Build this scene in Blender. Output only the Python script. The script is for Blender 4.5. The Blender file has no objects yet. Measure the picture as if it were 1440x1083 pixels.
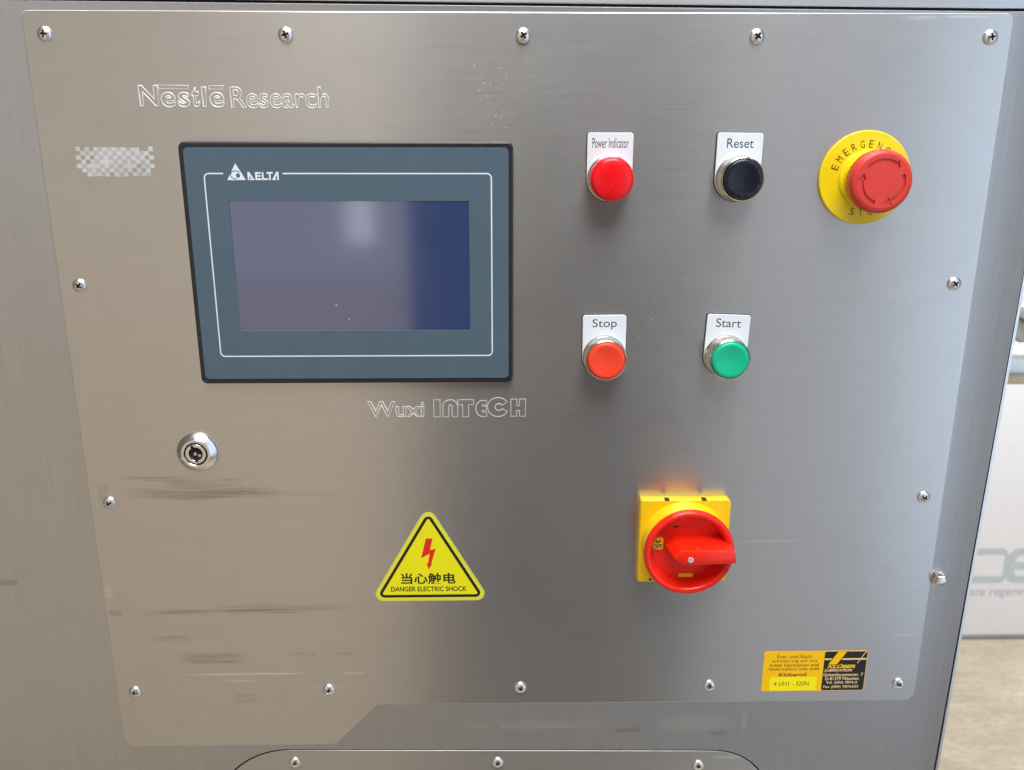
import bpy, bmesh, math, random
from mathutils import Vector, Matrix
random.seed(7)
S = bpy.context.scene
COL = S.collection
PI = math.pi
Z0 = 1.560            # height of the top row of plate screws above the floor, metres

# ------------------------------------------------------------------ camera
def cam():
    t, y, r = math.radians(16.009), math.radians(1.162), math.radians(-0.064)
    Rt = Matrix(((1, 0, 0), (0, math.cos(t), math.sin(t)), (0, -math.sin(t), math.cos(t))))
    Ry = Matrix(((math.cos(y), math.sin(y), 0), (-math.sin(y), math.cos(y), 0), (0, 0, 1)))
    Rr = Matrix(((math.cos(r), 0, math.sin(r)), (0, 1, 0), (-math.sin(r), 0, math.cos(r))))
    M = Ry @ Rt @ Rr
    right, fwd, up = M.col[0], M.col[1], M.col[2]
    m = Matrix((right, up, -fwd)).transposed().to_4x4()
    m.translation = (-0.0184, -0.5883, Z0 - 0.0607)
    c = bpy.data.cameras.new('camera'); c.sensor_width = 36; c.sensor_fit = 'HORIZONTAL'
    c.lens = 1222.96 / 1440 * 36
    c.clip_start = 0.01; c.clip_end = 100
    c.dof.use_dof = True; c.dof.focus_distance = 0.60; c.dof.aperture_fstop = 11
    o = bpy.data.objects.new('camera', c); COL.objects.link(o); o.matrix_world = m
    S.camera = o
cam()

# ------------------------------------------------------------------ world, lamps, exposure
w = bpy.data.worlds.new('World'); S.world = w; w.use_nodes = True
bg = w.node_tree.nodes['Background']
bg.inputs[0].default_value = (1.0, 0.94, 0.92, 1); bg.inputs[1].default_value = 0.098

def area(name, loc, target, sx, sy, radiance, col):
    l = bpy.data.lights.new(name, 'AREA'); l.shape = 'RECTANGLE'; l.size = sx; l.size_y = sy
    l.energy = radiance * PI * sx * sy; l.color = col
    o = bpy.data.objects.new(name, l); COL.objects.link(o)
    o.location = loc
    d = Vector(target) - Vector(loc)
    o.rotation_euler = d.to_track_quat('-Z', 'Y').to_euler()
    return o
FW = lambda x, y, z: (x, y + 1, z)
def wall_lamp(name, x0, x1, z0, z1, y, rad, col):
    return area(name, ((x0 + x1) / 2, y, (z0 + z1) / 2), ((x0 + x1) / 2, y + 1, (z0 + z1) / 2), x1 - x0, z1 - z0, rad, col)
wall_lamp('warm_floor_standin', -3.2, -.27, -.9, 1.10, -2.0, .455, (1.0, .80, .55))  # unseen panel, stands in for the warm lit floor mirrored in the steel
wall_lamp('upper_hall_standin', -3.2, -.27, 1.10, 2.7, -2.0, .50, (1.0, .91, .79))  # added panel, stands in for the bright upper hall in reflections
wall_lamp('side_fill_strip', .62, 1.28, -1.0, 3.2, -2.0, .42, (.84, .90, 1.0))  # added dim strip, eases the plate reflection towards the window side
wall_lamp('window_lamp', 1.28, 3.6, -.3, 3.2, -2.0, 1.30, (.64, .79, 1.0))
wall_lamp('far_door_lamp', -.44, -.365, 1.20, 1.34, -1.95, 1.0, (.85, .92, 1.0))
area('ceiling_lamp', (.1, -1.0, 3.4), (0, 0, 1.3), 1.5, 1.5, 11.5, (.97, .98, 1.0))
area('banner_fill', (1.9, .7, 3.4), (1.7, 1.4, .3), 1.6, 1.2, 20.0, (1.0, .95, .88))  # added fill, brightens the banner and floor beyond the cabinet

vs = S.view_settings
vs.view_transform = 'Standard'; vs.look = 'None'; vs.exposure = .1; vs.gamma = 1; vs.use_curve_mapping = False

# ------------------------------------------------------------------ material helpers
class NT:
    def __init__(s, name):
        s.m = bpy.data.materials.new(name); s.m.use_nodes = True
        s.t = s.m.node_tree; s.b = s.t.nodes['Principled BSDF']
    def n(s, typ, **kw):
        nd = s.t.nodes.new(typ)
        for k, v in kw.items(): setattr(nd, k, v)
        return nd
    def l(s, a, b): s.t.links.new(a, b)
    def put(s, sock, v):
        if isinstance(v, bpy.types.NodeSocket): s.l(v, sock)
        elif v is not None: sock.default_value = v
    def math(s, op, a, b=None, clamp=False):
        nd = s.n('ShaderNodeMath', operation=op, use_clamp=clamp)
        s.put(nd.inputs[0], a); s.put(nd.inputs[1], b)
        return nd.outputs[0]
    def vmath(s, op, a, b=None):
        nd = s.n('ShaderNodeVectorMath', operation=op)
        s.put(nd.inputs[0], a); s.put(nd.inputs[1], b)
        return nd.outputs['Value'] if op in ('LENGTH', 'DOT_PRODUCT', 'DISTANCE') else nd.outputs[0]
    def remap(s, v, a, b, c, d, smooth=False):
        nd = s.n('ShaderNodeMapRange'); nd.interpolation_type = 'SMOOTHSTEP' if smooth else 'LINEAR'
        s.put(nd.inputs[0], v)
        for i, x in enumerate((a, b, c, d)): nd.inputs[1 + i].default_value = x
        return nd.outputs[0]
    def mix(s, f, a, b, mode='MIX'):
        nd = s.n('ShaderNodeMix', data_type='RGBA', blend_type=mode)
        s.put(nd.inputs[0], f); s.put(nd.inputs[6], a); s.put(nd.inputs[7], b)
        return nd.outputs[2]
    def noise(s, vec, scale, detail=3, rough=.5, dist=0):
        nd = s.n('ShaderNodeTexNoise'); s.put(nd.inputs['Vector'], vec)
        nd.inputs['Scale'].default_value = scale; nd.inputs['Detail'].default_value = detail
        nd.inputs['Roughness'].default_value = rough; nd.inputs['Distortion'].default_value = dist
        return nd.outputs['Fac']
    def pos(s): return s.n('ShaderNodeNewGeometry').outputs['Position']
    def set(s, **kw):
        for k, v in kw.items(): s.put(s.b.inputs[k.replace('_', ' ')], v)

def rgb(*c): return (c[0], c[1], c[2], 1)

def simple(name, col, rough=.4, metal=0, coat=0, var=.06, bump=.0, spec=.5):
    """plastic / paint / print with faint uneven colour and gloss"""
    q = NT(name); p = q.pos()
    f = q.noise(p, 60, 4, .6); f2 = q.noise(p, 900, 2, .5)
    g = q.remap(f, .3, .7, 1 - var, 1 + var)
    cn = q.mix(1.0, rgb(*col), q.n('ShaderNodeCombineColor').outputs[0], 'MULTIPLY')
    cc = cn.node.inputs[7].links[0].from_node
    for i in range(3): q.l(g, cc.inputs[i])
    if not metal:
        cn = q.mix(q.remap(q.noise(p, 420, 5, .75), .58, .78, 0, .16), cn, rgb(.5, .48, .45))
    q.set(Base_Color=cn, Roughness=q.remap(f2, .3, .7, max(.02, rough - .05), rough + .06), Metallic=metal, Coat_Weight=coat, Specular_IOR_Level=spec)
    q.b.inputs['Coat Roughness'].default_value = .08
    if bump:
        bn = q.n('ShaderNodeBump'); bn.inputs['Strength'].default_value = bump; bn.inputs['Distance'].default_value = .0003
        q.l(q.noise(p, 1500, 2), bn.inputs['Height']); q.l(bn.outputs[0], q.b.inputs['Normal'])
    return q.m

def steel(name, base, rough, aniso, tangent, brush, smears=(), marks=(), flecks=0.0, wave=.15, brushamt=.06, z0=Z0):
    """brushed stainless: brush = (sx,sy,sz) noise scales; smears = grease (x0,x1,z0,z1,amount) in mm; marks = light rubs and painted glints"""
    q = NT(name); p = q.pos()
    pm = q.vmath('SUBTRACT', p, (0, 0, z0))
    bvec = q.vmath('MULTIPLY', pm, brush)
    br = q.noise(bvec, 1.0, 4, .65)
    br2 = q.noise(q.vmath('MULTIPLY', bvec, (.23, .23, .23)), 1.0, 3, .6)
    cloud = q.noise(pm, 7, 4, .6, .4)
    fine = q.noise(pm, 45, 5, .65)
    col = q.mix(q.remap(br, .3, .7, 0, 1), rgb(*[c * (1 - brushamt) for c in base]), rgb(*[c * (1 + brushamt) for c in base]))
    col = q.mix(q.remap(br2, .35, .65, 0, .3), col, rgb(*[c * (1 - brushamt * 1.2) for c in base]))
    col = q.mix(q.remap(fine, .5, .8, 0, .22), col, rgb(base[0] * .82, base[1] * .80, base[2] * .77))
    rg = q.math('ADD', q.remap(br, .3, .7, rough - .008, rough + .008), q.remap(cloud, .3, .7, -.010, .010))
    warp = q.math('MULTIPLY', q.math('SUBTRACT', q.noise(q.vmath('MULTIPLY', pm, (14, 14, 14)), 1, 3, .6), .5), .010)
    wz = q.n('ShaderNodeCombineXYZ'); q.l(warp, wz.inputs[2])
    pw = q.vmath('ADD', pm, wz.outputs[0])
    strk = q.noise(q.vmath('MULTIPLY', pm, (16, 16, 1100)), 1, 4, .7)
    def ell(c, h, lo=.55, src=pw):
        d = q.vmath('DIVIDE', q.vmath('SUBTRACT', src, (c[0], 0, c[1])), (h[0], 1e6, h[1]))
        if src is pm: return q.remap(q.vmath('LENGTH', d), lo, 1.0, 1, 0, True)
        ab = q.n('ShaderNodeSeparateXYZ'); q.l(q.vmath('ABSOLUTE', d), ab.inputs[0])
        ax = q.math('ADD', ab.outputs[0], q.math('MULTIPLY', q.math('SUBTRACT', strk, .5), 1.2))
        return q.math('MULTIPLY', q.remap(ax, .55, 1.0, 1, 0, True), q.remap(ab.outputs[2], .6, 1.0, 1, 0, True))
    for (x0, x1, a, b, amt) in smears:
        k = ell(((x0 + x1) / 2e3, (a + b) / 2e3), (abs(x1 - x0) / 2e3, abs(b - a) / 2e3))
        k = q.math('MULTIPLY', k, q.remap(strk, .42, .60, 0.06 * amt, .56 * amt))
        col = q.mix(k, col, rgb(.20, .17, .13))
        rg = q.math('ADD', rg, q.math('MULTIPLY', k, .10))
    for (x0, x1, a, b, amt) in marks:
        k = ell(((x0 + x1) / 2e3, (a + b) / 2e3), (abs(x1 - x0) / 2e3, abs(b - a) / 2e3), .5, pm)
        k = q.math('MULTIPLY', k, q.remap(strk, .4, .6, .1, amt))
        col = q.mix(k, col, rgb(.86, .84, .80))
        rg = q.math('ADD', rg, q.math('MULTIPLY', k, .15))
    if flecks:
        vo = q.n('ShaderNodeTexVoronoi', voronoi_dimensions='2D'); vo.inputs['Scale'].default_value = 380; vo.inputs['Randomness'].default_value = 1.0
        sx = q.n('ShaderNodeSeparateXYZ'); q.l(pm, sx.inputs[0]); cx_ = q.n('ShaderNodeCombineXYZ'); q.l(sx.outputs[0], cx_.inputs[0]); q.l(sx.outputs[2], cx_.inputs[1])
        nz_ = q.n('ShaderNodeTexNoise'); q.l(pm, nz_.inputs['Vector']); nz_.inputs['Scale'].default_value = 60
        q.l(q.vmath('ADD', cx_.outputs[0], q.vmath('MULTIPLY', nz_.outputs['Color'], (.012, .012, 0))), vo.inputs['Vector'])
        dots = q.remap(vo.outputs['Distance'], .04, .13, 1, 0)
        sep = q.n('ShaderNodeSeparateColor'); q.l(vo.outputs['Color'], sep.inputs[0])
        sel = q.math('GREATER_THAN', sep.outputs[0], .80)
        zone = q.remap(q.noise(q.vmath('MULTIPLY', pm, (9, 9, 5)), 1, 3, .7), .50, .66, 0, 1)
        k = q.math('MULTIPLY', q.math('MULTIPLY', dots, sel), q.math('MULTIPLY', zone, flecks))
        col = q.mix(k, col, rgb(.95, .93, .9)); rg = q.math('ADD', rg, q.math('MULTIPLY', k, .3))
    q.set(Base_Color=col, Metallic=1.0, Roughness=rg, Anisotropic=aniso, Tangent=None)
    tv = q.n('ShaderNodeCombineXYZ')
    for i in range(3): tv.inputs[i].default_value = tangent[i]
    q.l(tv.outputs[0], q.b.inputs['Tangent'])
    b1 = q.n('ShaderNodeBump'); b1.inputs['Strength'].default_value = wave; b1.inputs['Distance'].default_value = .004
    q.l(q.noise(pm, 5.5, 2, .4), b1.inputs['Height'])
    b2 = q.n('ShaderNodeBump'); b2.inputs['Strength'].default_value = .03; b2.inputs['Distance'].default_value = .0002
    q.l(br, b2.inputs['Height']); q.l(b1.outputs[0], b2.inputs['Normal']); q.l(b2.outputs[0], q.b.inputs['Normal'])
    return q.m

STEEL = (.60, .585, .565)
M_PLATE = steel('plate_steel', STEEL, .30, .74, (0, 0, 1), (14, 14, 2400),
    smears=[(-291, -232, -295, -300, .85), (-262, -195, -298, -306, .8), (-292, -165, -305, -315, .95), (-300, -120, -309, -313, .45),
            (-294, -150, -403, -408, 1.1), (-240, -120, -399, -406, .7), (-284, -246, -426, -431, .7), (-264, -206, -440, -450, 1.0),
            (-180, -154, -441, -445, .7), (-142, -127, -441, -445, .6), (-224, -203, -476, -487, .6), (-306, -296, -300, -318, .5), (-310, -298, -402, -408, 1.0)],
    marks=[(-268, -155, -458.2, -461.0, .9), (-140, -116, -458.6, -461.0, .8), (-231, -200, -465.0, -466.6, .8), (-200, -120, -470.5, -472, .5),
           (150, 215, -350, -351.2, .55), (-311, -303, -380, -396, .5), (285, 311, -430, -433, .4), (235, 268, 9.5, 12.5, .5), (262, 300, 10.5, 12.8, .6)],  # last pair: glints of the rippled top edge, painted as pale colour
    flecks=.55, wave=.05)
M_SHEET = steel('sheet_steel', (.60, .605, .615), .40, .60, (1, 0, 0), (900, 900, 12),
    smears=[(-395, -372, -376, -382, .9), (-26, -14, -509, -513, .9), (72, 100, -513, -519, .8), (150, 168, -516, -521, .7)],
    marks=[(100, 175, -500, -520, .35), (-60, 90, -505, -515, .25), (176, 182, -498, -520, .5)], flecks=.4, wave=.14)
M_DOOR = steel('upper_door_steel', (.60, .60, .60), .36, .7, (0, 0, 1), (14, 14, 1200), wave=.1)
M_HATCH = steel('hatch_steel', (.50, .485, .46), .38, .75, (0, 0, 1), (12, 12, 1300), flecks=.4, wave=.12,
    marks=[(150, 190, -541, -545, .4)])
M_EDGE = simple('bright_cut_edge', (.80, .79, .77), .32, 1)
M_CUT_HILITE = simple('cut_edge_highlight', (.88, .87, .85), .55, 0)  # cut edge painted near-white as a highlight along the plate rim
M_INNER = simple('inner_block_dark', (.03, .03, .03), .7)
M_SCREW = simple('screw_steel', (.86, .84, .82), .33, 1, var=.1)
M_RECESS = simple('recess_black', (.012, .010, .009), .8)  # near-black for screw recesses and the lock gaps
M_CHROME = simple('chrome', (.84, .82, .80), .26, 1, var=.05)
M_CHROME_W = simple('worn_chrome', (.72, .69, .64), .24, 1, var=.12)
M_GROOVE = simple('engraved_line', (.74, .72, .69), .48, .45)
M_BLACKP = simple('black_plastic', (.012, .013, .017), .38, bump=.1)
M_MEMB = simple('bluegrey_membrane', (.074, .116, .152), .42, var=.03, spec=.4)
M_PRINT_W = simple('white_print', (.72, .76, .80), .5)
M_LABEL = simple('label_white', (.74, .78, .82), .35, var=.02)
M_LABEL_T = simple('label_grey_print', (.025, .03, .04), .5)
M_REDLENS = simple('red_lens', (.82, .004, .010), .27, var=.03, spec=.4)
M_CAP_BLACK = simple('black_cap', (.006, .008, .016), .28, var=.2)
M_CAP_RED = simple('orange_red_cap', (.90, .055, .018), .36, var=.04, bump=.1)
M_CAP_GREEN = simple('green_cap', (.002, .47, .25), .36, var=.04, bump=.1)
M_YEL = simple('yellow_disc', (.86, .66, .003), .38, var=.03, bump=.1)
M_YEL2 = simple('yellow_switch_plastic', (.88, .56, .002), .34, var=.03, bump=.1)
M_EMO = simple('faded_red_plastic', (.66, .042, .030), .38, var=.05, bump=.15)
M_ROT = simple('red_switch_plastic', (.82, .016, .003), .28, var=.05, bump=.1)
M_BROWN = simple('brown_print', (.10, .055, .01), .5)
M_STICK_Y = simple('lime_yellow_vinyl', (.82, .745, .008), .38, var=.03, spec=.35)
M_STICK_RIM = simple('pale_lime_rim', (.62, .64, .10), .38, var=.03)
M_INK = simple('black_ink', (.008, .009, .006), .45)
M_BOLT = simple('red_ink', (.72, .018, .008), .45)
M_KL_O = simple('orange_vinyl', (.97, .54, .001), .4, var=.02, spec=.3)
M_KL_Y = simple('yellow_vinyl', (.97, .83, .005), .4, var=.02, spec=.3)
M_KL_T = simple('dark_brown_ink', (.045, .025, .004), .5)
M_KL_W = simple('pale_orange_ink', (.85, .62, .28), .5)
M_GASKET = simple('gasket_rubber', (.02, .02, .02), .6)
M_PIPE = simple('pipe_steel', (.62, .60, .57), .34, 1, var=.08)
M_STRUT = simple('grey_aluminium', (.42, .42, .38), .45, .4)
M_BANNER = simple('banner_fabric', (.80, .80, .83), .6, var=.02)
M_BLOGO = simple('banner_teal_print', (.44, .49, .51), .6)
M_BTEXT = simple('banner_grey_print', (.45, .45, .52), .6)
M_RAIL = simple('banner_rail', (.25, .25, .26), .4, .6)

def display_mat():
    q = NT('display_glass'); p = q.pos()
    f = q.noise(p, 25, 3, .6)
    q.set(Base_Color=q.mix(f, rgb(.012, .036, .135), rgb(.018, .044, .150)), Roughness=q.remap(f, .3, .7, .08, .12), IOR=1.9, Coat_Weight=1.0, Coat_IOR=2.2, Coat_Roughness=.085)
    vo = q.n('ShaderNodeTexVoronoi'); vo.inputs['Scale'].default_value = 120; q.l(p, vo.inputs['Vector'])
    sep = q.n('ShaderNodeSeparateColor'); q.l(vo.outputs['Color'], sep.inputs[0])
    k = q.math('MULTIPLY', q.remap(vo.outputs['Distance'], .03, .08, 1, 0), q.math('GREATER_THAN', sep.outputs[0], .90))
    q.l(q.mix(k, q.b.inputs['Base Color'].links[0].from_socket, rgb(.6, .62, .65)), q.b.inputs['Base Color'])
    return q.m
M_DISPLAY = display_mat()

M_HOLO = simple('silver_seal_film', (.60, .60, .60), .45, .25, var=.2)
M_HOLO2 = simple('worn_seal_film', (.50, .49, .47), .45, .35, var=.2)

def floor_mat():
    q = NT('tan_concrete'); p = q.pos()
    a = q.noise(q.vmath('MULTIPLY', p, (1, 2.2, 1)), 5, 6, .65, .3); b = q.noise(q.vmath('MULTIPLY', p, (1, 2.5, 1)), 34, 5, .7, .6)
    c = q.mix(q.remap(a, .35, .65, 0, 1), rgb(.35, .305, .225), rgb(.45, .405, .32))
    c = q.mix(q.remap(b, .46, .70, 0, .6), c, rgb(.25, .21, .14))
    q.set(Base_Color=c, Roughness=q.remap(a, .3, .7, .45, .7))
    bn = q.n('ShaderNodeBump'); bn.inputs['Strength'].default_value = .25; bn.inputs['Distance'].default_value = .003
    q.l(b, bn.inputs['Height']); q.l(bn.outputs[0], q.b.inputs['Normal'])
    return q.m
M_FLOOR = floor_mat()

# ------------------------------------------------------------------ mesh helpers (all in mm: x right, z up, d = outwards towards the viewer)
def link(name, me, mat, parent, smooth=35):
    o = bpy.data.objects.new(name, me); COL.objects.link(o)
    if mat is not None and not me.materials: me.materials.append(mat)
    if smooth:
        for p in me.polygons: p.use_smooth = True
        me.set_sharp_from_angle(angle=math.radians(smooth))
    if parent is not None: o.parent = parent
    return o

def thing(name, x, z, d, label, cat, group=None):
    o = bpy.data.objects.new(name, None); COL.objects.link(o)
    o.empty_display_size = .01
    o.location = (x / 1e3, -d / 1e3, Z0 + z / 1e3)
    o['label'] = label; o['category'] = cat
    if group: o['group'] = group
    return o

def curve_mesh(c):
    o = bpy.data.objects.new('tmp', c); COL.objects.link(o)
    bpy.context.view_layer.update()
    dg = bpy.context.evaluated_depsgraph_get()
    me = bpy.data.meshes.new_from_object(o.evaluated_get(dg))
    bpy.data.objects.remove(o); bpy.data.curves.remove(c)
    return me

def face(me, dz=0.0, sc=1e-3):
    """curve space (X,Y,Z) mm -> (x, -d, z) metres"""
    for v in me.vertices:
        x, y, z = v.co
        v.co = (x * sc, -(z + dz) * sc, y * sc)
    return me

def slab(name, outs, d0, t, mat, parent, bev=0.0, smooth=35):
    """plate with holes: outs = list of closed outlines in mm, back at d0, thickness t"""
    c = bpy.data.curves.new('tmp', 'CURVE'); c.dimensions = '2D'; c.fill_mode = 'BOTH'
    for pts in outs:
        s = c.splines.new('POLY'); s.points.add(len(pts) - 1)
        for p, (x, y) in zip(s.points, pts): p.co = (x, y, 0, 1)
        s.use_cyclic_u = True
    c.extrude = t / 2 - bev; c.bevel_depth = bev; c.bevel_resolution = 2; c.offset = -bev
    me = face(curve_mesh(c), d0 + t / 2)
    return link(name, me, mat, parent, smooth)

def wire(name, lines, r, d, mat, parent, cyclic=True, flat=.35):
    c = bpy.data.curves.new('tmp', 'CURVE'); c.dimensions = '3D'; c.bevel_depth = r; c.bevel_resolution = 1; c.fill_mode = 'FULL'
    for pts in lines:
        cy = cyclic
        s = c.splines.new('POLY'); s.points.add(len(pts) - 1)
        for p, (x, y) in zip(s.points, pts): p.co = (x, y, 0, 1)
        s.use_cyclic_u = cy
    me = curve_mesh(c)
    for v in me.vertices: v.co.z *= flat
    return link(name, face(me, d), mat, parent, 60)

def text_data(body, x0, x1, z0, z1, bold=0.0, shear=0.0, outline=0.0):
    c = bpy.data.curves.new('tmp', 'FONT'); c.body = body; c.size = 1; c.offset = bold; c.shear = shear; c.resolution_u = 6
    if outline: c.fill_mode = 'NONE'; c.bevel_depth = outline; c.bevel_resolution = 1
    me = curve_mesh(c)
    xs = [v.co.x for v in me.vertices]; ys = [v.co.y for v in me.vertices]
    a, b, e, f = min(xs), max(xs), min(ys), max(ys)
    sx = (x1 - x0) / (b - a); sy = (z1 - z0) / (f - e)
    for v in me.vertices:
        v.co = (x0 + (v.co.x - a) * sx, z0 + (v.co.y - e) * sy, v.co.z * sy * (.35 if outline else 0))
    return me

def text(name, body, x0, x1, z0, z1, d, mat, parent, bold=0.0, shear=0.0, outline=0.0):
    return link(name, face(text_data(body, x0, x1, z0, z1, bold, shear, outline), d), mat, parent, 0)

def lathe_mesh(prof, n=72, rfun=None):
    vs_, fs = [], []
    for (r, d) in prof:
        for i in range(n):
            a = 2 * PI * i / n
            rr = rfun(r, d, i) if rfun else r
            vs_.append((rr * math.cos(a) / 1e3, -d / 1e3, rr * math.sin(a) / 1e3))
    for k in range(len(prof) - 1):
        for i in range(n):
            j = (i + 1) % n
            fs.append((k * n + i, k * n + j, (k + 1) * n + j, (k + 1) * n + i))
    fs.append(tuple(range(n - 1, -1, -1)))
    fs.append(tuple((len(prof) - 1) * n + i for i in range(n)))
    me = bpy.data.meshes.new('tmp'); me.from_pydata(vs_, [], fs)
    bm = bmesh.new(); bm.from_mesh(me); bmesh.ops.recalc_face_normals(bm, faces=bm.faces); bm.to_mesh(me); bm.free()
    return me

def lathe(name, prof, mat, parent, n=72, at=(0, 0), rfun=None, smooth=40):
    o = link(name, lathe_mesh(prof, n, rfun), mat, parent, smooth)
    o.location = (at[0] / 1e3, 0, at[1] / 1e3)
    return o

def box(name, x0, x1, z0, z1, d0, d1, mat, parent, bev=0.0):
    bm = bmesh.new(); bmesh.ops.create_cube(bm, size=1)
    for v in bm.verts:
        v.co = ((x0 + x1) / 2e3 + v.co.x * (x1 - x0) / 1e3, -((d0 + d1) / 2e3 + v.co.y * (d1 - d0) / 1e3), (z0 + z1) / 2e3 + v.co.z * (z1 - z0) / 1e3)
    if bev: bmesh.ops.bevel(bm, geom=bm.edges[:], offset=bev / 1e3, segments=2, affect='EDGES', profile=.5)
    bmesh.ops.recalc_face_normals(bm, faces=bm.faces)
    me = bpy.data.meshes.new('tmp'); bm.to_mesh(me); bm.free()
    return link(name, me, mat, parent)

def arc(cx, cz, r, a0, a1, n=10):
    return [(cx + r * math.cos(math.radians(a0 + (a1 - a0) * i / n)), cz + r * math.sin(math.radians(a0 + (a1 - a0) * i / n))) for i in range(n + 1)]
def circle(r, n=64, cx=0, cz=0): return [(cx + r * math.cos(2 * PI * i / n), cz + r * math.sin(2 * PI * i / n)) for i in range(n)]
def rrect(x0, x1, z0, z1, r, n=6):
    return arc(x1 - r, z1 - r, r, 0, 90, n) + arc(x0 + r, z1 - r, r, 90, 180, n) + arc(x0 + r, z0 + r, r, 180, 270, n) + arc(x1 - r, z0 + r, r, 270, 360, n)
def roundpoly(pts, r, n=6):
    out = []; N = len(pts)
    if not isinstance(r, (list, tuple)): r = [r] * N
    for i in range(N):
        p0, p1, p2 = Vector(pts[i - 1]), Vector(pts[i]), Vector(pts[(i + 1) % N])
        if r[i] <= 0: out.append(tuple(p1)); continue
        a, b = (p0 - p1).normalized(), (p2 - p1).normalized()
        ang = a.angle(b); tl = r[i] / math.tan(ang / 2)
        s, e = p1 + a * tl, p1 + b * tl
        c = p1 + (a + b).normalized() * (r[i] / math.sin(ang / 2))
        a0 = math.atan2(s.y - c.y, s.x - c.x); a1 = math.atan2(e.y - c.y, e.x - c.x)
        while a1 - a0 > PI: a1 -= 2 * PI
        while a1 - a0 < -PI: a1 += 2 * PI
        for k in range(n + 1):
            t = a0 + (a1 - a0) * k / n
            out.append((c.x + r[i] * math.cos(t), c.y + r[i] * math.sin(t)))
    return out

# ------------------------------------------------------------------ screw (shared mesh): domed head with a cross recess
def screw_mesh(R=4.75, H=2.7):
    n, m = 64, 26
    vs_, fs, mi = [], [], []
    def h(r, a):
        base = H * math.sqrt(max(0, 1 - (r / R) ** 2 * .93)) if r < R else 0
        if r > R * .995: base = 0
        x, z = r * math.cos(a), r * math.sin(a)
        dep = 0
        for u, v in ((x, z), (z, x)):
            if abs(v) < .62 and abs(u) < 2.35:
                dep = max(dep, min(1, (.62 - abs(v)) / .18) * min(1, (2.35 - abs(u)) / .5) * 1.7)
        return base - dep
    rs = [0.02 + .16 * k for k in range(17)] + [2.74 + (R - 2.74) * (k / 9) ** .8 for k in range(1, 10)]
    for r in rs:
        for i in range(n):
            a = 2 * PI * i / n
            vs_.append((r * math.cos(a) / 1e3, -h(r, a) / 1e3, r * math.sin(a) / 1e3))
    for i in range(n):
        a = 2 * PI * i / n; vs_.append((R * math.cos(a) / 1e3, .0003, R * math.sin(a) / 1e3))
    L = len(rs) + 1
    for k in range(L - 1):
        for i in range(n):
            j = (i + 1) % n
            fs.append((k * n + i, k * n + j, (k + 1) * n + j, (k + 1) * n + i))
    fs.append(tuple(range(n - 1, -1, -1)))
    me = bpy.data.meshes.new('screw_head'); me.from_pydata(vs_, [], fs)
    bm = bmesh.new(); bm.from_mesh(me); bmesh.ops.recalc_face_normals(bm, faces=bm.faces)
    bm.to_mesh(me); bm.free()
    me.materials.append(M_SCREW); me.materials.append(M_RECESS)
    for p in me.polygons:
        c = p.center; x, z, y = c.x * 1e3, c.z * 1e3, -c.y * 1e3
        r = math.hypot(x, z)
        if r < 2.5 and y < H * math.sqrt(max(0, 1 - (r / R) ** 2 * .93)) - .75: p.material_index = 1
    for p in me.polygons: p.use_smooth = True
    me.set_sharp_from_angle(angle=math.radians(45))
    return me
SCREW = screw_mesh()
def screw(parent, x, z, d, rot=None):
    o = bpy.data.objects.new('screw', SCREW); COL.objects.link(o); o.parent = parent
    o.location = (x / 1e3, -d / 1e3, z / 1e3)
    o.rotation_euler = (random.uniform(-.05, .05), random.uniform(0, PI / 2) if rot is None else rot, random.uniform(-.05, .05))
    return o

# ------------------------------------------------------------------ floor
bm = bmesh.new(); bmesh.ops.create_grid(bm, x_segments=1, y_segments=1, size=6)
me = bpy.data.meshes.new('floor'); bm.to_mesh(me); bm.free()
fl = link('floor', me, M_FLOOR, None, 0); fl.location = (0, 5.2, 0); fl['kind'] = 'structure'

# ------------------------------------------------------------------ machine cabinet
cab = bpy.data.objects.new('machine_cabinet', None); COL.objects.link(cab); cab.location = (0, 0, 0)
cab['label'] = 'brushed stainless steel machine cabinet behind the screwed control plate'; cab['category'] = 'cabinet'
cz = Z0 * 1e3
def cabz(pts): return [(x, z + cz) for x, z in pts]
def topline(x): return 19.0 - .0068 * (x + 15)
XR = lambda z: 341.8 + (z + 132) * .0145
hatch_c = [(-246, -529.0), (204, -536.6), (204, -960), (-246, -960)]
hole = roundpoly([(x, z) for x, z in hatch_c], [62, 48, 40, 40], 14)
def inset(pts, k):
    cx = sum(p[0] for p in pts) / len(pts); cy = sum(p[1] for p in pts) / len(pts)
    return [(x - math.copysign(k, x - cx), z - math.copysign(k, z - cy)) for x, z in pts]
hatch_o = roundpoly(inset(hatch_c, 1.1), [61, 47, 39, 39], 14)
slab('front_sheet', [cabz([(-620, topline(-620) - 1.6), (XR(20), topline(341) - 1.6), (XR(-700), -700), (XR(-700), -1380), (-620, -1380)]), cabz(hole)], -2, 2, M_SHEET, cab, .35)
fs_ = cab.children[-1].data
bm = bmesh.new(); bm.from_mesh(fs_)
for xx in [303 + 4 * k for k in range(10)]:
    bmesh.ops.bisect_plane(bm, geom=bm.verts[:] + bm.edges[:] + bm.faces[:], plane_co=(xx / 1e3, 0, 0), plane_no=(1, 0, 0))
for v in bm.verts:
    u = v.co.x * 1e3 - 303
    if u > 0: v.co.y -= .0036 * u * u / 1e3
bm.to_mesh(fs_); bm.free()
for p_ in fs_.polygons: p_.use_smooth = True
fs_.set_sharp_from_angle(angle=math.radians(20))
slab('upper_door', [cabz(roundpoly([(-620, topline(-620)), (352, topline(352)), (352, 330), (-620, 330)], 3))], -1.5, 2, M_DOOR, cab, .5)
slab('access_hatch', [cabz(hatch_o)], -2.2, 2, M_HATCH, cab, .4)
hatch = cab.children[-1]
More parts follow.
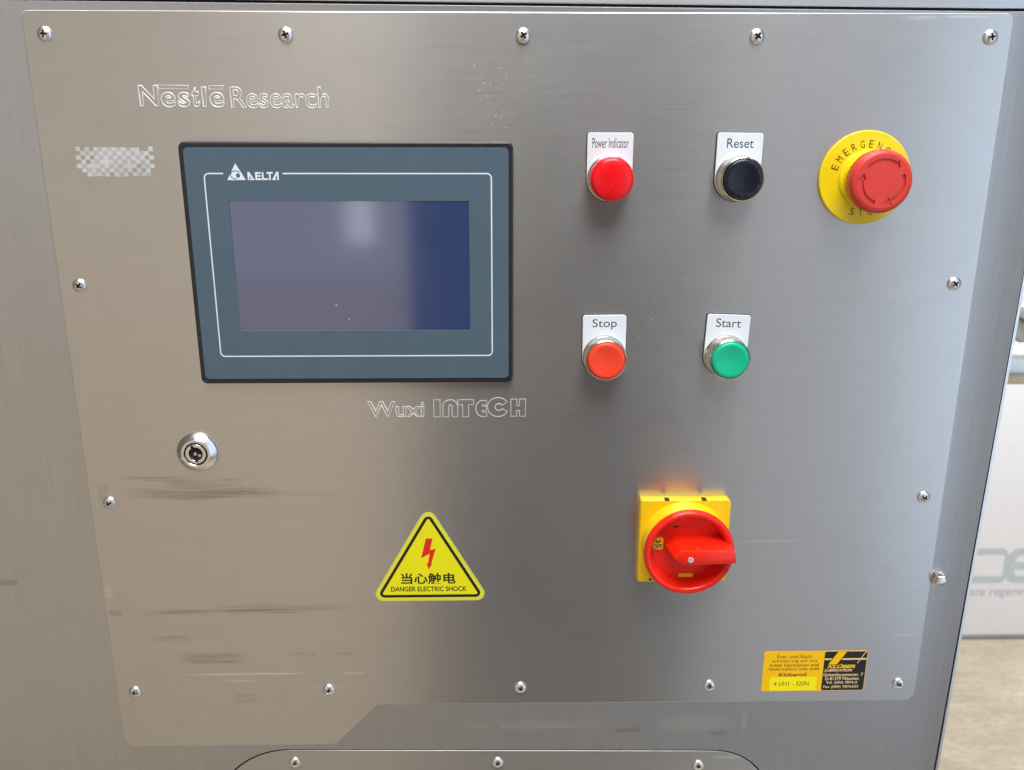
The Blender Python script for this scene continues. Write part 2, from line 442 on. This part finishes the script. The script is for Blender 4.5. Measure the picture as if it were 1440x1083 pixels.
for x, z in ((-179.6, -542.4), (-17.6, -544.9), (144.6, -550.1)): screw(hatch, x, z + cz, -.3)
slab('side_flange', [cabz([(XR(330) + 1.0, 330), (XR(330) + 3.0, 330), (XR(-700) + 3.0, -700), (XR(-700) + 3.0, -1380), (XR(-700) + 1.0, -1380), (XR(-700) + 1.0, -700)])], -400, 404.6, M_EDGE, cab)
box('inner_light_block', -618, 326, cz - 1375, cz + 326, -398, -4, M_INNER, cab)  # added dark box, stops light leaks and keeps the gaps dark
for x in (-560, 280):
    for d in (-360, -60): box('leg', x - 20, x + 20, 0, cz - 1375, d - 20, d + 20, M_EDGE, cab, 2)
# hexagon bolt on the right border
bolt = lathe('hexagon_bolt', [(4.6, 0), (4.6, 7.2), (4.2, 7.8), (3.4, 8.0)], M_CHROME_W, cab, 6, (315.8, cz - 382.5), smooth=25)
lathe('washer', [(6.0, 0), (6.0, 2.4), (5.6, 2.7)], M_CHROME_W, bolt, 40)

# ------------------------------------------------------------------ control plate
pl = thing('control_plate', 0, 0, 0, 'large brushed steel control plate held by fourteen cross-head screws, lower corner stepped', 'plate')
slab('plate_sheet', [roundpoly([(-311, 13.5), (311.2, 13.7), (311.6, -490), (-112.5, -488.5), (-146.5, -524.6), (-311.8, -524.6)], [5, 5, 8, 7, 10, 9])], .05, 2, M_PLATE, pl, .65)
ps = pl.children[-1].data; ps.materials.append(M_CUT_HILITE)
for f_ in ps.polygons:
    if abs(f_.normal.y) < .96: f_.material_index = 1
SX = (-297.5, -148.4, .3, 148.2, 297.4)
for x in SX: screw(pl, x, -.3, 2.05)
for x in SX: screw(pl, x, -474, 2.05)
for x in (-297.2, 296.6):
    for z in (-158, -316): screw(pl, x, z, 2.05)
# engraved lettering
D = 2.06
for ch, a, b, lo, hi, ol in (('N', -244.0, -231.2, -43.4, -30.2, .026), ('e', -230.6, -220.4, -44.2, -34.3, .034), ('s', -219.6, -211.6, -44.2, -34.3, .034),
                             ('t', -211.0, -205.6, -44.0, -31.0, .03), ('l', -204.3, -201.0, -43.8, -31.0, .028), ('e', -199.8, -189.6, -44.2, -34.3, .034)):
    text('engraved_lettering', ch, a, b, lo, hi, D, M_GROOVE, pl, bold=.02, outline=ol)
wire('engraved_lettering', [[(-231.2, -30.2), (-212, -30.5), (-212, -32.5), (-231.2, -32.3)], [(-199.3, -30.6), (-190, -30.6), (-190.4, -32.7), (-199.3, -32.7)]], .33, D, M_GROOVE, pl)
text('engraved_lettering', 'Research', -186.3, -123.4, -44.5, -31.0, D, M_GROOVE, pl, bold=.006, outline=.024)
text('engraved_lettering', 'Wuxi', -108.5, -68.2, -252.4, -240.3, D, M_GROOVE, pl, bold=.008, outline=.024)
def ZL(x, y): return (500 + x * 260 / 880, y)
kx = lambda u: -62.0 + (u - 370) * (65.0 / 436)          # zoomed photo x -> plate mm
kz = lambda v: -239.0 - (v - 68) * (13.5 / 92)
P = lambda *q: [(kx(a), kz(b)) for a, b in q]
intech = [P((372, 72), (402, 72), (402, 158), (372, 158)),
          P((415, 158), (415, 100), (422, 82), (440, 73), (462, 73), (478, 84), (485, 100), (485, 158), (458, 158), (458, 104), (450, 97), (443, 104), (443, 158)),
          P((486, 72), (560, 72), (560, 97), (537, 97), (537, 158), (508, 158), (508, 97), (486, 97)),
          P((622, 77), (594, 77), (576, 92), (570, 116), (576, 142), (594, 157), (622, 157), (622, 135), (604, 135), (598, 127), (620, 127), (620, 105), (598, 105), (604, 99), (622, 99)),
          [(kx(676 + 50 * math.cos(math.radians(a))), kz(110 + 48 * math.sin(math.radians(a)))) for a in range(28, 333, 12)] +
          [(kx(680 + 18 * math.cos(math.radians(a))), kz(110 + 17 * math.sin(math.radians(a)))) for a in range(330, 29, -20)],
          P((737, 70), (765, 70), (765, 104), (778, 104), (778, 70), (806, 70), (806, 157), (778, 157), (778, 128), (765, 128), (765, 157), (737, 157))]
wire('engraved_lettering', intech, .34, D, M_GROOVE, pl)

# ------------------------------------------------------------------ touch screen terminal
hm = thing('touch_screen_terminal', -113.5, -145.3, 2.05, 'dark touch screen terminal in a blue-grey bezel with black rim', 'touch screen')
slab('housing', [rrect(-107.5, 107.5, -80.5, 80.5, 4)], 0, 4.6, M_BLACKP, hm, 1.0)
slab('bezel_membrane', [rrect(-104.3, 104.6, -77.0, 77.0, 3), rrect(-77.6, 78.4, -43.0, 43.3, .6, 2)], 4.4, .7, M_MEMB, hm, .15)
slab('display', [rrect(-77.9, 78.7, -43.3, 43.6, .5, 2)], 4.3, .35, M_DISPLAY, hm)
fr = []
x0, x1, z0_, z1_ = -92.2, 93.3, -60.9, 60.8
path = [(-79.8, z1_)] + arc(x0 + 3, z1_ - 3, 3, 90, 180) + arc(x0 + 3, z0_ + 3, 3, 180, 270) + arc(x1 - 3, z0_ + 3, 3, 270, 360) + arc(x1 - 3, z1_ - 3, 3, 0, 90) + [(-41.7, z1_)]
def band(path, wd):
    L_, R_ = [], []
    for i, p in enumerate(path):
        a = Vector(path[max(0, i - 1)]); b = Vector(path[min(len(path) - 1, i + 1)])
        t = (b - a).normalized(); nrm = Vector((-t.y, t.x)) * wd / 2
        L_.append((p[0] + nrm.x, p[1] + nrm.y)); R_.append((p[0] - nrm.x, p[1] - nrm.y))
    return L_ + R_[::-1]
slab('printed_frame_line', [band(path, .85)], 5.1, .04, M_PRINT_W, hm, 0, 0)
sw = [(-72.6 + 2.9 * math.cos(math.radians(a)), 59.4 + 2.9 * math.sin(math.radians(a))) for a in range(60, 300, 15)]
sw2 = arc(-71.0, 58.7, 1.5, 0, 350, 16)
logo = slab('printed_logo', [[(-77.6, 56.6), (-71.6, 67.2), (-65.6, 56.7)]], 5.1, .04, M_PRINT_W, hm, 0, 0)
slab('swirl', [band([(-72.0 + 3.2 * math.cos(math.radians(a)), 59.9 + 2.6 * math.sin(math.radians(a))) for a in range(30, 300, 15)], .55)], 5.14, .03, M_MEMB, logo, 0, 0)
slab('swirl', [circle(1.35, 20, -70.4, 59.5)], 5.14, .03, M_MEMB, logo, 0, 0)
def px(pts): return [(-64.3 + (u - 585) * 20.0 / 515, 56.7 + (400 - v) * 5.2 / 135) for u, v in pts]
delta = [px([(585, 400), (585, 270), (612, 265), (700, 400), (620, 400), (620, 380), (645, 380), (612, 325), (612, 400)]),
         px([(712, 270), (805, 270), (805, 298), (742, 298), (742, 320), (800, 320), (800, 346), (742, 346), (742, 370), (812, 370), (812, 400), (712, 400)]),
         px([(822, 270), (850, 270), (850, 370), (922, 370), (922, 400), (822, 400)]),
         px([(900, 268), (1010, 268), (1000, 296), (968, 296), (968, 400), (938, 400), (938, 296), (900, 296)]),
         px([(985, 400), (1065, 265), (1100, 265), (1100, 400), (1072, 400), (1072, 318), (1034, 380), (1055, 380), (1055, 400)])]
slab('printed_lettering', delta, 5.1, .04, M_PRINT_W, hm, 0, 0)

# ------------------------------------------------------------------ push buttons and pilot light
def ushape(top, hw, r, cr):
    return roundpoly([(hw, top), (-hw, top)], 0) if False else arc(hw - cr, top - cr, cr, 0, 90, 5) + arc(-hw + cr, top - cr, cr, 90, 180, 5) + arc(0, 0, r, 180, 360, 28)
def base_parts(t, word, box_, tilt=0, bold=0.0):
    g = slab('gasket', [ushape(29.1, 15.4, 15.4, 1.8)], 0, 1.0, M_GASKET, t, .2)
    l = slab('label_plate', [ushape(28.8, 15, 15, 1.8)], .9, 1.3, M_LABEL, t, .3)
    text('lettering', word, *box_, 2.23, M_LABEL_T, l, bold=bold)
    for o in (g, l): o.rotation_euler = (0, math.radians(tilt), 0)
def pushbutton(x, z, label, word, box_, capmat, ringmat, tilt=0, cap_d=17.5, r=12.7):
    t = thing('push_button', x, z, 2.05, label, 'push button', 'flush push buttons on the control plate')
    base_parts(t, word, box_, tilt)
    lathe('bezel_ring', [(14.9, 2.2), (14.9, 5.0), (14.4, 5.6), (14.2, 6.0), (14.2, 14.6), (13.9, 15.3), (13.4, 15.6), (13.0, 15.4), (12.9, 14.5), (12.9, 9)], ringmat, t)
    lathe('cap', [(r, 9), (r, cap_d - 1.6), (r - .4, cap_d - .6), (r - 1.4, cap_d), (r - 3, cap_d - .15), (r * .5, cap_d - .75), (.5, cap_d - .95)], capmat, t)
    return t
pl_ = thing('pilot_light', 57.2, -87.6, 2.05, 'glossy red domed pilot light under the label Power Indicator', 'indicator light')
base_parts(pl_, 'Power Indicator', (-11.8, 11.8, 19.2, 25.4), 0)
lathe('bezel_ring', [(14.9, 2.2), (14.9, 5.0), (14.5, 6.0), (14.2, 6.2), (13.6, 6.4)], M_CHROME_W, pl_)
lathe('lens', [(13.9, 6), (14.1, 7), (14.1, 15.5), (13.8, 17.2), (13.0, 18.5), (11.6, 19.3), (8, 19.9), (4, 20.2), (.5, 20.3)], M_REDLENS, pl_)
pushbutton(141.6, -87.6, 'black push button in a chrome ring under the label Reset', 'Reset', (-8.6, 8.8, 19.3, 25.2), M_CAP_BLACK, M_CHROME_W, .5)
pushbutton(57.2, -207.6, 'orange-red push button in a chrome ring under the label Stop', 'Stop', (-8.3, 8.4, 18.6, 26.0), M_CAP_RED, M_CHROME_W, -.5)
pushbutton(141.8, -207.6, 'green push button in a chrome ring under the label Start', 'Start', (-8.7, 8.6, 20.0, 26.0), M_CAP_GREEN, M_CHROME_W, 2)

# ------------------------------------------------------------------ emergency stop
em = thing('emergency_stop_button', 226.0, -87.3, 2.05, 'red mushroom emergency stop button on a round yellow plate', 'emergency stop')
disc = lathe('yellow_plate', [(29.6, 0), (30.2, .5), (30.2, 1.6), (29.6, 2.2), (17, 2.3), (.5, 2.3)], M_YEL, em, 96)
for ch, a in list(zip('EMERGENCY', [162 - 15.4 * i for i in range(9)])):
    me = text_data(ch, -1.45, 1.45, -2.4, 2.4, 0)
    ra = math.radians(a - 90)
    for v in me.vertices:
        x, y = v.co.x, v.co.y + 21.6
        v.co.x, v.co.y = x * math.cos(ra) - y * math.sin(ra), x * math.sin(ra) + y * math.cos(ra)
    link('lettering', face(me, 2.36), M_BROWN, disc, 0)
for ch, a in list(zip('STOP', [254 + 15.4 * i for i in range(4)])):
    me = text_data(ch, -1.5, 1.5, -2.4, 2.4, 0)
    ra = math.radians(a + 90)
    for v in me.vertices:
        x, y = v.co.x, v.co.y - 22.6
        v.co.x, v.co.y = x * math.cos(ra) - y * math.sin(ra), x * math.sin(ra) + y * math.cos(ra)
    link('lettering', face(me, 2.36), M_BROWN, disc, 0)
lathe('collar', [(17.5, 2.2), (17.5, 3.4), (17.0, 3.8), (14.6, 4.0), (14.6, 14)], M_YEL, em)
kn = lambda r, d, i: r * (1 - .018 * (i % 2)) if 15 < d < 24.5 and r > 18.6 else r
head = lathe('mushroom_head', [(10, 13), (17.2, 14.2), (18.9, 15.6), (19.6, 18), (19.9, 22), (19.9, 24.2), (19.8, 25.4), (19.4, 26.6), (18.6, 27.6), (17.4, 28.2), (16.6, 28.35), (16.55, 27.2), (.5, 27.2)], M_EMO, em, 160, at=(.9, -1.3), rfun=kn, smooth=32)
def arrow(a0, a1, r=13.4, wd=2.3, hd=5.6):
    """clockwise arc arrow from a0 to a1 (degrees, a0 > a1)"""
    tip = 17
    am = a1 + tip
    o = arc(0, 0, r + wd / 2, a0, am, 12); i_ = arc(0, 0, r - wd / 2, a0, am, 12)
    pol = lambda rr, a: (rr * math.cos(math.radians(a)), rr * math.sin(math.radians(a)))
    return o + [pol(r + hd / 2, am), pol(r, a1), pol(r - hd / 2, am)] + i_[::-1]
slab('arrowed_face', [circle(16.5, 80), arrow(139, 40), arrow(20, -80), arrow(254, 158)], 27.15, 1.2, M_EMO, head, .05)

# ------------------------------------------------------------------ rotary main switch
ro = thing('rotary_main_switch', 119.4, -346.3, 2.05, 'red rotary main switch on a square yellow base, turned to OFF', 'rotary switch')
bp = slab('base_plate', [roundpoly([(-32.8, 32.8), (32.8, 32.8), (32.8, -32.8), (-32.8, -32.8)], [1.5, 3.5, 3.5, 1.5])], 0, 8.5, M_YEL2, ro, .9)
for x in (-14, 13): box('notch', x - 1.7, x + 1.7, 32.2, 33.1, 4.2, 8.6, M_GASKET, bp)
for x in (-23.5, 28.5): slab('notch', [circle(1.0, 16, x, -30.6)], 8.3, .3, M_GASKET, bp)
lathe('raised_collar', [(31.8, 8.4), (31.0, 10.0), (29.6, 20.8), (29.2, 21.4), (28.0, 21.4), (27.8, 8.6)], M_YEL2, bp)
dial = lathe('dial', [(24.4, 12), (27.4, 21.4), (30.6, 21.8), (31.8, 22.6), (32.3, 24.2), (32.3, 26.2), (31.8, 27.6), (30.8, 28.4), (29.6, 28.5), (28.2, 28.0), (27.2, 26.6), (26.5, 23), (25.6, 18), (24.4, 16.6), (.5, 16.4)], M_ROT, ro, 96)
def loft(name, low, high, d0, d1, mat, parent, bev=.8, mid=None):
    bm = bmesh.new(); n = len(low)
    a = [bm.verts.new((x / 1e3, -d0 / 1e3, z / 1e3)) for x, z in low]
    b = [bm.verts.new((x / 1e3, -d1 / 1e3, z / 1e3)) for x, z in high]
    for i in range(n): bm.faces.new((a[i], a[(i + 1) % n], b[(i + 1) % n], b[i]))
    bm.faces.new(a[::-1]); bm.faces.new(b)
    if bev: bmesh.ops.bevel(bm, geom=bm.edges[:], offset=bev / 1e3, segments=2, affect='EDGES', profile=.5)
    bmesh.ops.recalc_face_normals(bm, faces=bm.faces)
    me = bpy.data.meshes.new('tmp'); bm.to_mesh(me); bm.free()
    return link(name, me, mat, parent)
hd = loft('handle', [(-17.0, 3.2), (-11, 9.2), (26.3, 9.2), (26.3, -9), (-5, -10), (-12, -6)],
          [(-13.6, 1.6), (-8.6, 6.8), (29.8, 6.4), (31.2, -2.6), (-3.0, -4.4), (-8.5, -2.8)], 16, 38, M_ROT, ro, .9)
lathe('screw', [(2.1, 37.6), (2.1, 38.5), (1.6, 38.9), (.9, 38.9), (.8, 38.2), (.2, 38.2)], M_SCREW, hd, 32, (-1.6, .3))
ow = slab('position_window', [rrect(-24.8, -17.2, -1.8, 7.8, 1.6)], 16.2, 1.4, M_YEL2, dial, .2)
text('lettering', 'OFF', -24.2, -17.8, -1.1, 2.6, 17.65, M_INK, ow, bold=.02)
slab('position_mark', [arc(-21.0, 5.6, 1.9, 170, 370, 18) + arc(-21.0, 5.6, 1.0, 370, 170, 18)], 17.6, .1, M_INK, ow, 0, 0)
slab('padlock_slot', [rrect(-4.8, 6.0, -24.2, -21.2, 1.0)], 16.3, .9, M_YEL2, dial, .15)
slab('padlock_slot', [rrect(-10.0, -6.5, 15.0, 16.6, .7)], 16.35, .3, M_GASKET, dial, .05)

# ------------------------------------------------------------------ cam lock
lk = thing('cam_lock', -230.2, -277.4, 2.05, 'round chrome cam lock with keyed barrel below the touch screen', 'lock')
lathe('bezel_ring', [(14.3, 0), (14.4, 1.0), (14.0, 1.9), (10.6, 4.7), (10.0, 5.0), (8.7, 5.0), (8.3, 4.6), (8.2, 2.0)], M_CHROME, lk, 80, smooth=25)
slab('dark_gap', [circle(8.25, 48)], 1.8, .3, M_RECESS, lk)
keyh = []
for a in range(0, 360, 4):
    k = 6.6 if min(abs(a - 112), abs(a - 275)) < 9 else 4.9
    keyh.append((k * math.cos(math.radians(a)), k * math.sin(math.radians(a))))
slab('barrel', [circle(7.2, 64), keyh], 2.0, 2.8, M_CHROME, lk, .25)
lathe('key_pin', [(1.3, 2.0), (1.3, 4.2), (1.0, 4.6), (.3, 4.6)], M_CHROME_W, lk, 24, (-.4, -.1))
loft('barrel_notch', [(0.2, .5), (2.2, 3.6), (3.6, 2.0), (3.0, 0.2)], [(.6, .8), (2.2, 3.2), (3.2, 1.9), (2.6, .5)], 2.0, 2.5, M_RECESS, lk, 0)
loft('barrel_cam', [(.6, -.6), (3.9, -.4), (3.6, -2.4), (1.6, -3.6)], [(.9, -.8), (3.4, -.8), (3.2, -2.2), (1.7, -3.0)], 2.0, 3.4, M_CHROME_W, lk, .2)

# ------------------------------------------------------------------ warning sticker
ws = thing('warning_sticker', -67.8, -371.5, 2.06, 'yellow triangular danger electric shock sticker with red lightning bolt', 'sticker')
def tri(inset_, r):
    # equilateral triangle, circumscribed about its centre; inradius shrinks with the inset
    rin = 26.15 - inset_
    return roundpoly([(0, 2 * rin), (-math.sqrt(3) * rin, -rin), (math.sqrt(3) * rin, -rin)], r, 8)
slab('sticker_base', [tri(0, 6.0)], 0, .18, M_STICK_RIM, ws)
slab('yellow_field', [tri(1.6, 4.6)], .18, .03, M_STICK_Y, ws, 0, 0)
slab('black_border', [tri(2.9, 3.6), tri(5.2, 1.2)], .22, .03, M_INK, ws, 0, 0)
bz = lambda u, v: ((u - 345) / 3.385 * .475, 371.5 - 346.3 - (v - 735) * (24.9 / 145))
slab('lightning_bolt', [[bz(u, v) for u, v in ((330, 735), (365, 735), (350, 790), (380, 783), (355, 855), (362, 852), (341, 881), (328, 850), (337, 856), (348, 806), (302, 828))]], .22, .03, M_BOLT, ws, 0, 0)
text('chinese_lettering', '当心触电', -21.5, 19.3, -12.2, -2.9, .24, M_INK, ws, bold=.022)
text('english_lettering', 'DANGER ELECTRIC SHOCK', -29.2, 27.4, -18.2, -14.2, .24, M_INK, ws, bold=.02)

# ------------------------------------------------------------------ lubrication sticker
kl = thing('lubrication_sticker', 229.8, -462.3, 2.06, 'small orange and black lubrication sticker beside the lower corner screw', 'sticker')
slab('sticker_base', [rrect(-40.5, 40.5, -17.8, 17.8, 2)], 0, .15, M_KL_O, kl)
bk = slab('black_panel', [rrect(6.8, 40.1, -17.4, 17.2, 1.4)], .15, .03, M_INK, kl, 0, 0)
slab('yellow_panel', [rrect(-34, 2.5, -17.2, -5.0, .4)], .15, .03, M_KL_Y, kl, 0, 0)
for s, a, b, z, h, bd in (('Erst- und Nach-', -30, -2.5, 11.6, 3.0, .0), ('schmierung nur mit', -34, 1.5, 7.4, 3.2, 0), ('Initial lubrication and', -35.5, 2.8, 4.2, 2.8, .005), ('relubrication only with', -36.8, 3.6, .0, 3.5, .005), ('Klüberoil', -27.5, -6.0, -4.6, 3.2, .02), ('4 UH1 - 320N', -31, -3.4, -13, 3.8, 0)):
    text('lettering', s, a, b, z, z + h, .2, M_KL_T, kl, bold=bd)
slab('slanted_stripe', [[(17.2, 17), (23.8, 17), (17.0, 5.8), (10.4, 5.8)]], .19, .03, M_KL_O, kl, 0, 0)
slab('thin_stripe', [[(7, 11.2), (12.9, 11.2), (12.0, 9.8), (7, 9.8)], [(21.2, 11.2), (40, 11.2), (40, 9.8), (20.4, 9.8)]], .19, .03, M_KL_W, kl, 0, 0)
slab('thin_stripe', [[(38.6, 17), (39.3, 17), (33.2, 6.5), (32.6, 6.5)]], .23, .03, M_KL_W, kl, 0, 0)
text('lettering', 'KLÜBER', 9.8, 31.8, 2.4, 6.0, .21, M_KL_O, kl, bold=.04, shear=.3)
text('lettering', 'LUBRICATION', 7.8, 30.0, -.6, 1.8, .21, M_KL_W, kl, bold=.03, shear=.3)
for s, a, b, z in (('Geisenhausenerstr. 7', 7.4, 38.6, -4.8), ('D-81379 München', 9.2, 35.6, -8.4), ('Tel. (089) 7876-0', 10.2, 34.8, -12.2), ('Fax (089) 7876333', 8.4, 36.0, -16.0)):
    text('lettering', s, a, b, z, z + 2.9, .21, M_KL_W, kl, bold=.015)

# ------------------------------------------------------------------ torn silver seal
hs = thing('torn_seal', -263.4, -77.4, 2.06, 'torn silver chequered security seal residue above the side screw', 'seal')
bm = bmesh.new()
nx, nz, cw = 17, 7, 2.92
for i in range(nx):
    for j in range(nz):
        x, z = -24.8 + i * cw, -9.2 + j * 2.65
        solid = abs(x + 4.5) < (9.5 - z) * .85 and x > -19 or (x - z * .8 > 0 and x - z * .8 < 12)
        if not solid and (i + j) % 2 and random.random() < .45: continue
        if (i in (0, nx - 1) or j in (0, nz - 1)) and random.random() < .12: continue
        e = lambda: random.uniform(-.12, .12)
        edge = lambda: random.uniform(-.4, .25)
        a, b, c, d_ = x - .02 + e(), x + cw + .04 + e(), z - .02 + e(), z + 2.68 + e()
        if i == 0: a -= edge()
        if i == nx - 1: b += edge()
        if j == 0: c -= edge()
        if j == nz - 1: d_ += edge()
        y = -(.05 + random.uniform(0, .08)) / 1e3
        vv = [bm.verts.new((p / 1e3, y, q / 1e3)) for p, q in ((a, c), (b, c), (b, d_), (a, d_))]
        bm.faces.new(vv).material_index = (i + j) % 2 if random.random() < .9 else 0
me = bpy.data.meshes.new('seal'); bm.to_mesh(me); bm.free()
me.materials.append(M_HOLO); me.materials.append(M_HOLO2)
so = link('foil_squares', me, None, hs, 0); so['kind'] = 'stuff'

# ------------------------------------------------------------------ beyond the cabinet: rail, strut, banner
pt = bpy.data.objects.new('guard_rail', None); COL.objects.link(pt); pt.location = (.36, .25, 0)
pt['label'] = 'polished steel tube rail beside the cabinet in front of the banner'; pt['category'] = 'rail'
def tube(name, a, b, r, mat, parent, n=40):
    a, b = Vector(a), Vector(b); ax = (b - a).normalized()
    u = ax.orthogonal().normalized(); v = ax.cross(u); vs_ = []
    for p in (a, b):
        for i in range(n):
            t = 2 * PI * i / n; vs_.append(p + (u * math.cos(t) + v * math.sin(t)) * r)
    fs = [(i, (i + 1) % n, n + (i + 1) % n, n + i) for i in range(n)] + [tuple(range(n - 1, -1, -1)), tuple(range(n, 2 * n))]
    me = bpy.data.meshes.new('tmp'); me.from_pydata([tuple(q) for q in vs_], [], fs)
    return link(name, me, mat, parent)
zr = Z0 - .281
tube('tube', (-.012, 0, zr), (.75, 0, zr), .0212, M_PIPE, pt)
tube('post', (.70, 0, 0), (.70, 0, zr), .019, M_PIPE, pt)
st = bpy.data.objects.new('diagonal_strut', None); COL.objects.link(st); st.location = (.60, .42, 0)
st['label'] = 'grey metal strut sloping down just above the tube rail'; st['category'] = 'strut'
def prism(name, pts, y0, y1, mat, parent):
    n = len(pts); vs_ = [(x, y0, z) for x, z in pts] + [(x, y1, z) for x, z in pts]
    fs = [tuple(range(n))[::-1], tuple(range(n, 2 * n))] + [(i, (i + 1) % n, n + (i + 1) % n, n + i) for i in range(n)]
    me = bpy.data.meshes.new('tmp'); me.from_pydata(vs_, [], fs)
    bm = bmesh.new(); bm.from_mesh(me); bmesh.ops.recalc_face_normals(bm, faces=bm.faces); bmesh.ops.bevel(bm, geom=bm.edges[:], offset=.0015, segments=2, affect='EDGES', profile=.5); bm.to_mesh(me); bm.free()
    return link(name, me, mat, parent)
zz = lambda z: Z0 + z
prism('upper_flange', [(-.08, zz(-.212)), (.25, zz(-.372)), (.25, zz(-.386)), (-.08, zz(-.226))], 0, .05, M_STRUT, st)
prism('web', [(-.08, zz(-.226)), (.25, zz(-.386)), (.25, zz(-.412)), (-.08, zz(-.252))], .012, .045, M_STRUT, st)
prism('foot', [(.21, 0), (.25, 0), (.25, zz(-.40)), (.21, zz(-.38))], .004, .044, M_STRUT, st)

bn = bpy.data.objects.new('banner', None); COL.objects.link(bn); bn.location = (1.85, 1.76, 0)
bn['label'] = 'white standing banner with grey lettering on the floor beyond the cabinet'; bn['category'] = 'banner'
def bbox_(name, x0, x1, z0, z1, y0, y1, mat, parent, bev=.002):
    bm = bmesh.new(); bmesh.ops.create_cube(bm, size=1)
    for v in bm.verts: v.co = ((x0 + x1) / 2 + v.co.x * (x1 - x0), (y0 + y1) / 2 + v.co.y * (y1 - y0), (z0 + z1) / 2 + v.co.z * (z1 - z0))
    bmesh.ops.bevel(bm, geom=bm.edges[:], offset=bev, segments=2, affect='EDGES', profile=.5)
    me = bpy.data.meshes.new('tmp'); bm.to_mesh(me); bm.free()
    return link(name, me, mat, parent)
pan = bbox_('banner_panel', -.78, .78, .012, 2.15, 0, .006, M_BANNER, bn)
bbox_('base_rail', -.79, .79, 0, .012, -.006, .02, M_RAIL, bn)
def bslab(name, outs, mat):
    o = slab(name, outs, .4, .5, mat, pan, 0, 0); return o
BX = lambda x: x - 1850
BZ = lambda z: z + 1560
def oe(dz, dx=0):
    O = [roundpoly([(BX(x + dx), BZ(z + dz)) for x, z in q], r) for q, r in (
        ([(1386, -1252.5), (1526, -1252.5), (1532, -1366.8), (1384, -1366.8)], 22), ([(1404, -1272.7), (1517, -1272.7), (1519, -1344.6), (1402, -1344.6)], 8))]
    bslab('printed_logo', O, M_BLOGO)
    E_ = [(1562, -1252.5), (1620, -1252.5), (1620, -1273.5), (1562, -1273.5), (1553, -1283), (1552, -1299), (1620, -1299), (1620, -1322), (1552, -1322), (1553, -1336), (1562, -1345), (1620, -1345), (1620, -1367), (1556, -1367), (1538, -1362), (1530, -1345), (1530, -1275), (1540, -1258)]
    bslab('printed_logo', [[(BX(x + dx), BZ(z + dz)) for x, z in E_]], M_BLOGO)
oe(0); oe(905.5, -30)
text('printed_lettering', 'erate regene', BX(1394), BX(1592), BZ(-1419), BZ(-1388), 1.0, M_BTEXT, pan)
text('printed_lettering', 'erate regene', BX(1364), BX(1562), BZ(-513.5), BZ(-482.5), 1.0, M_BTEXT, pan)
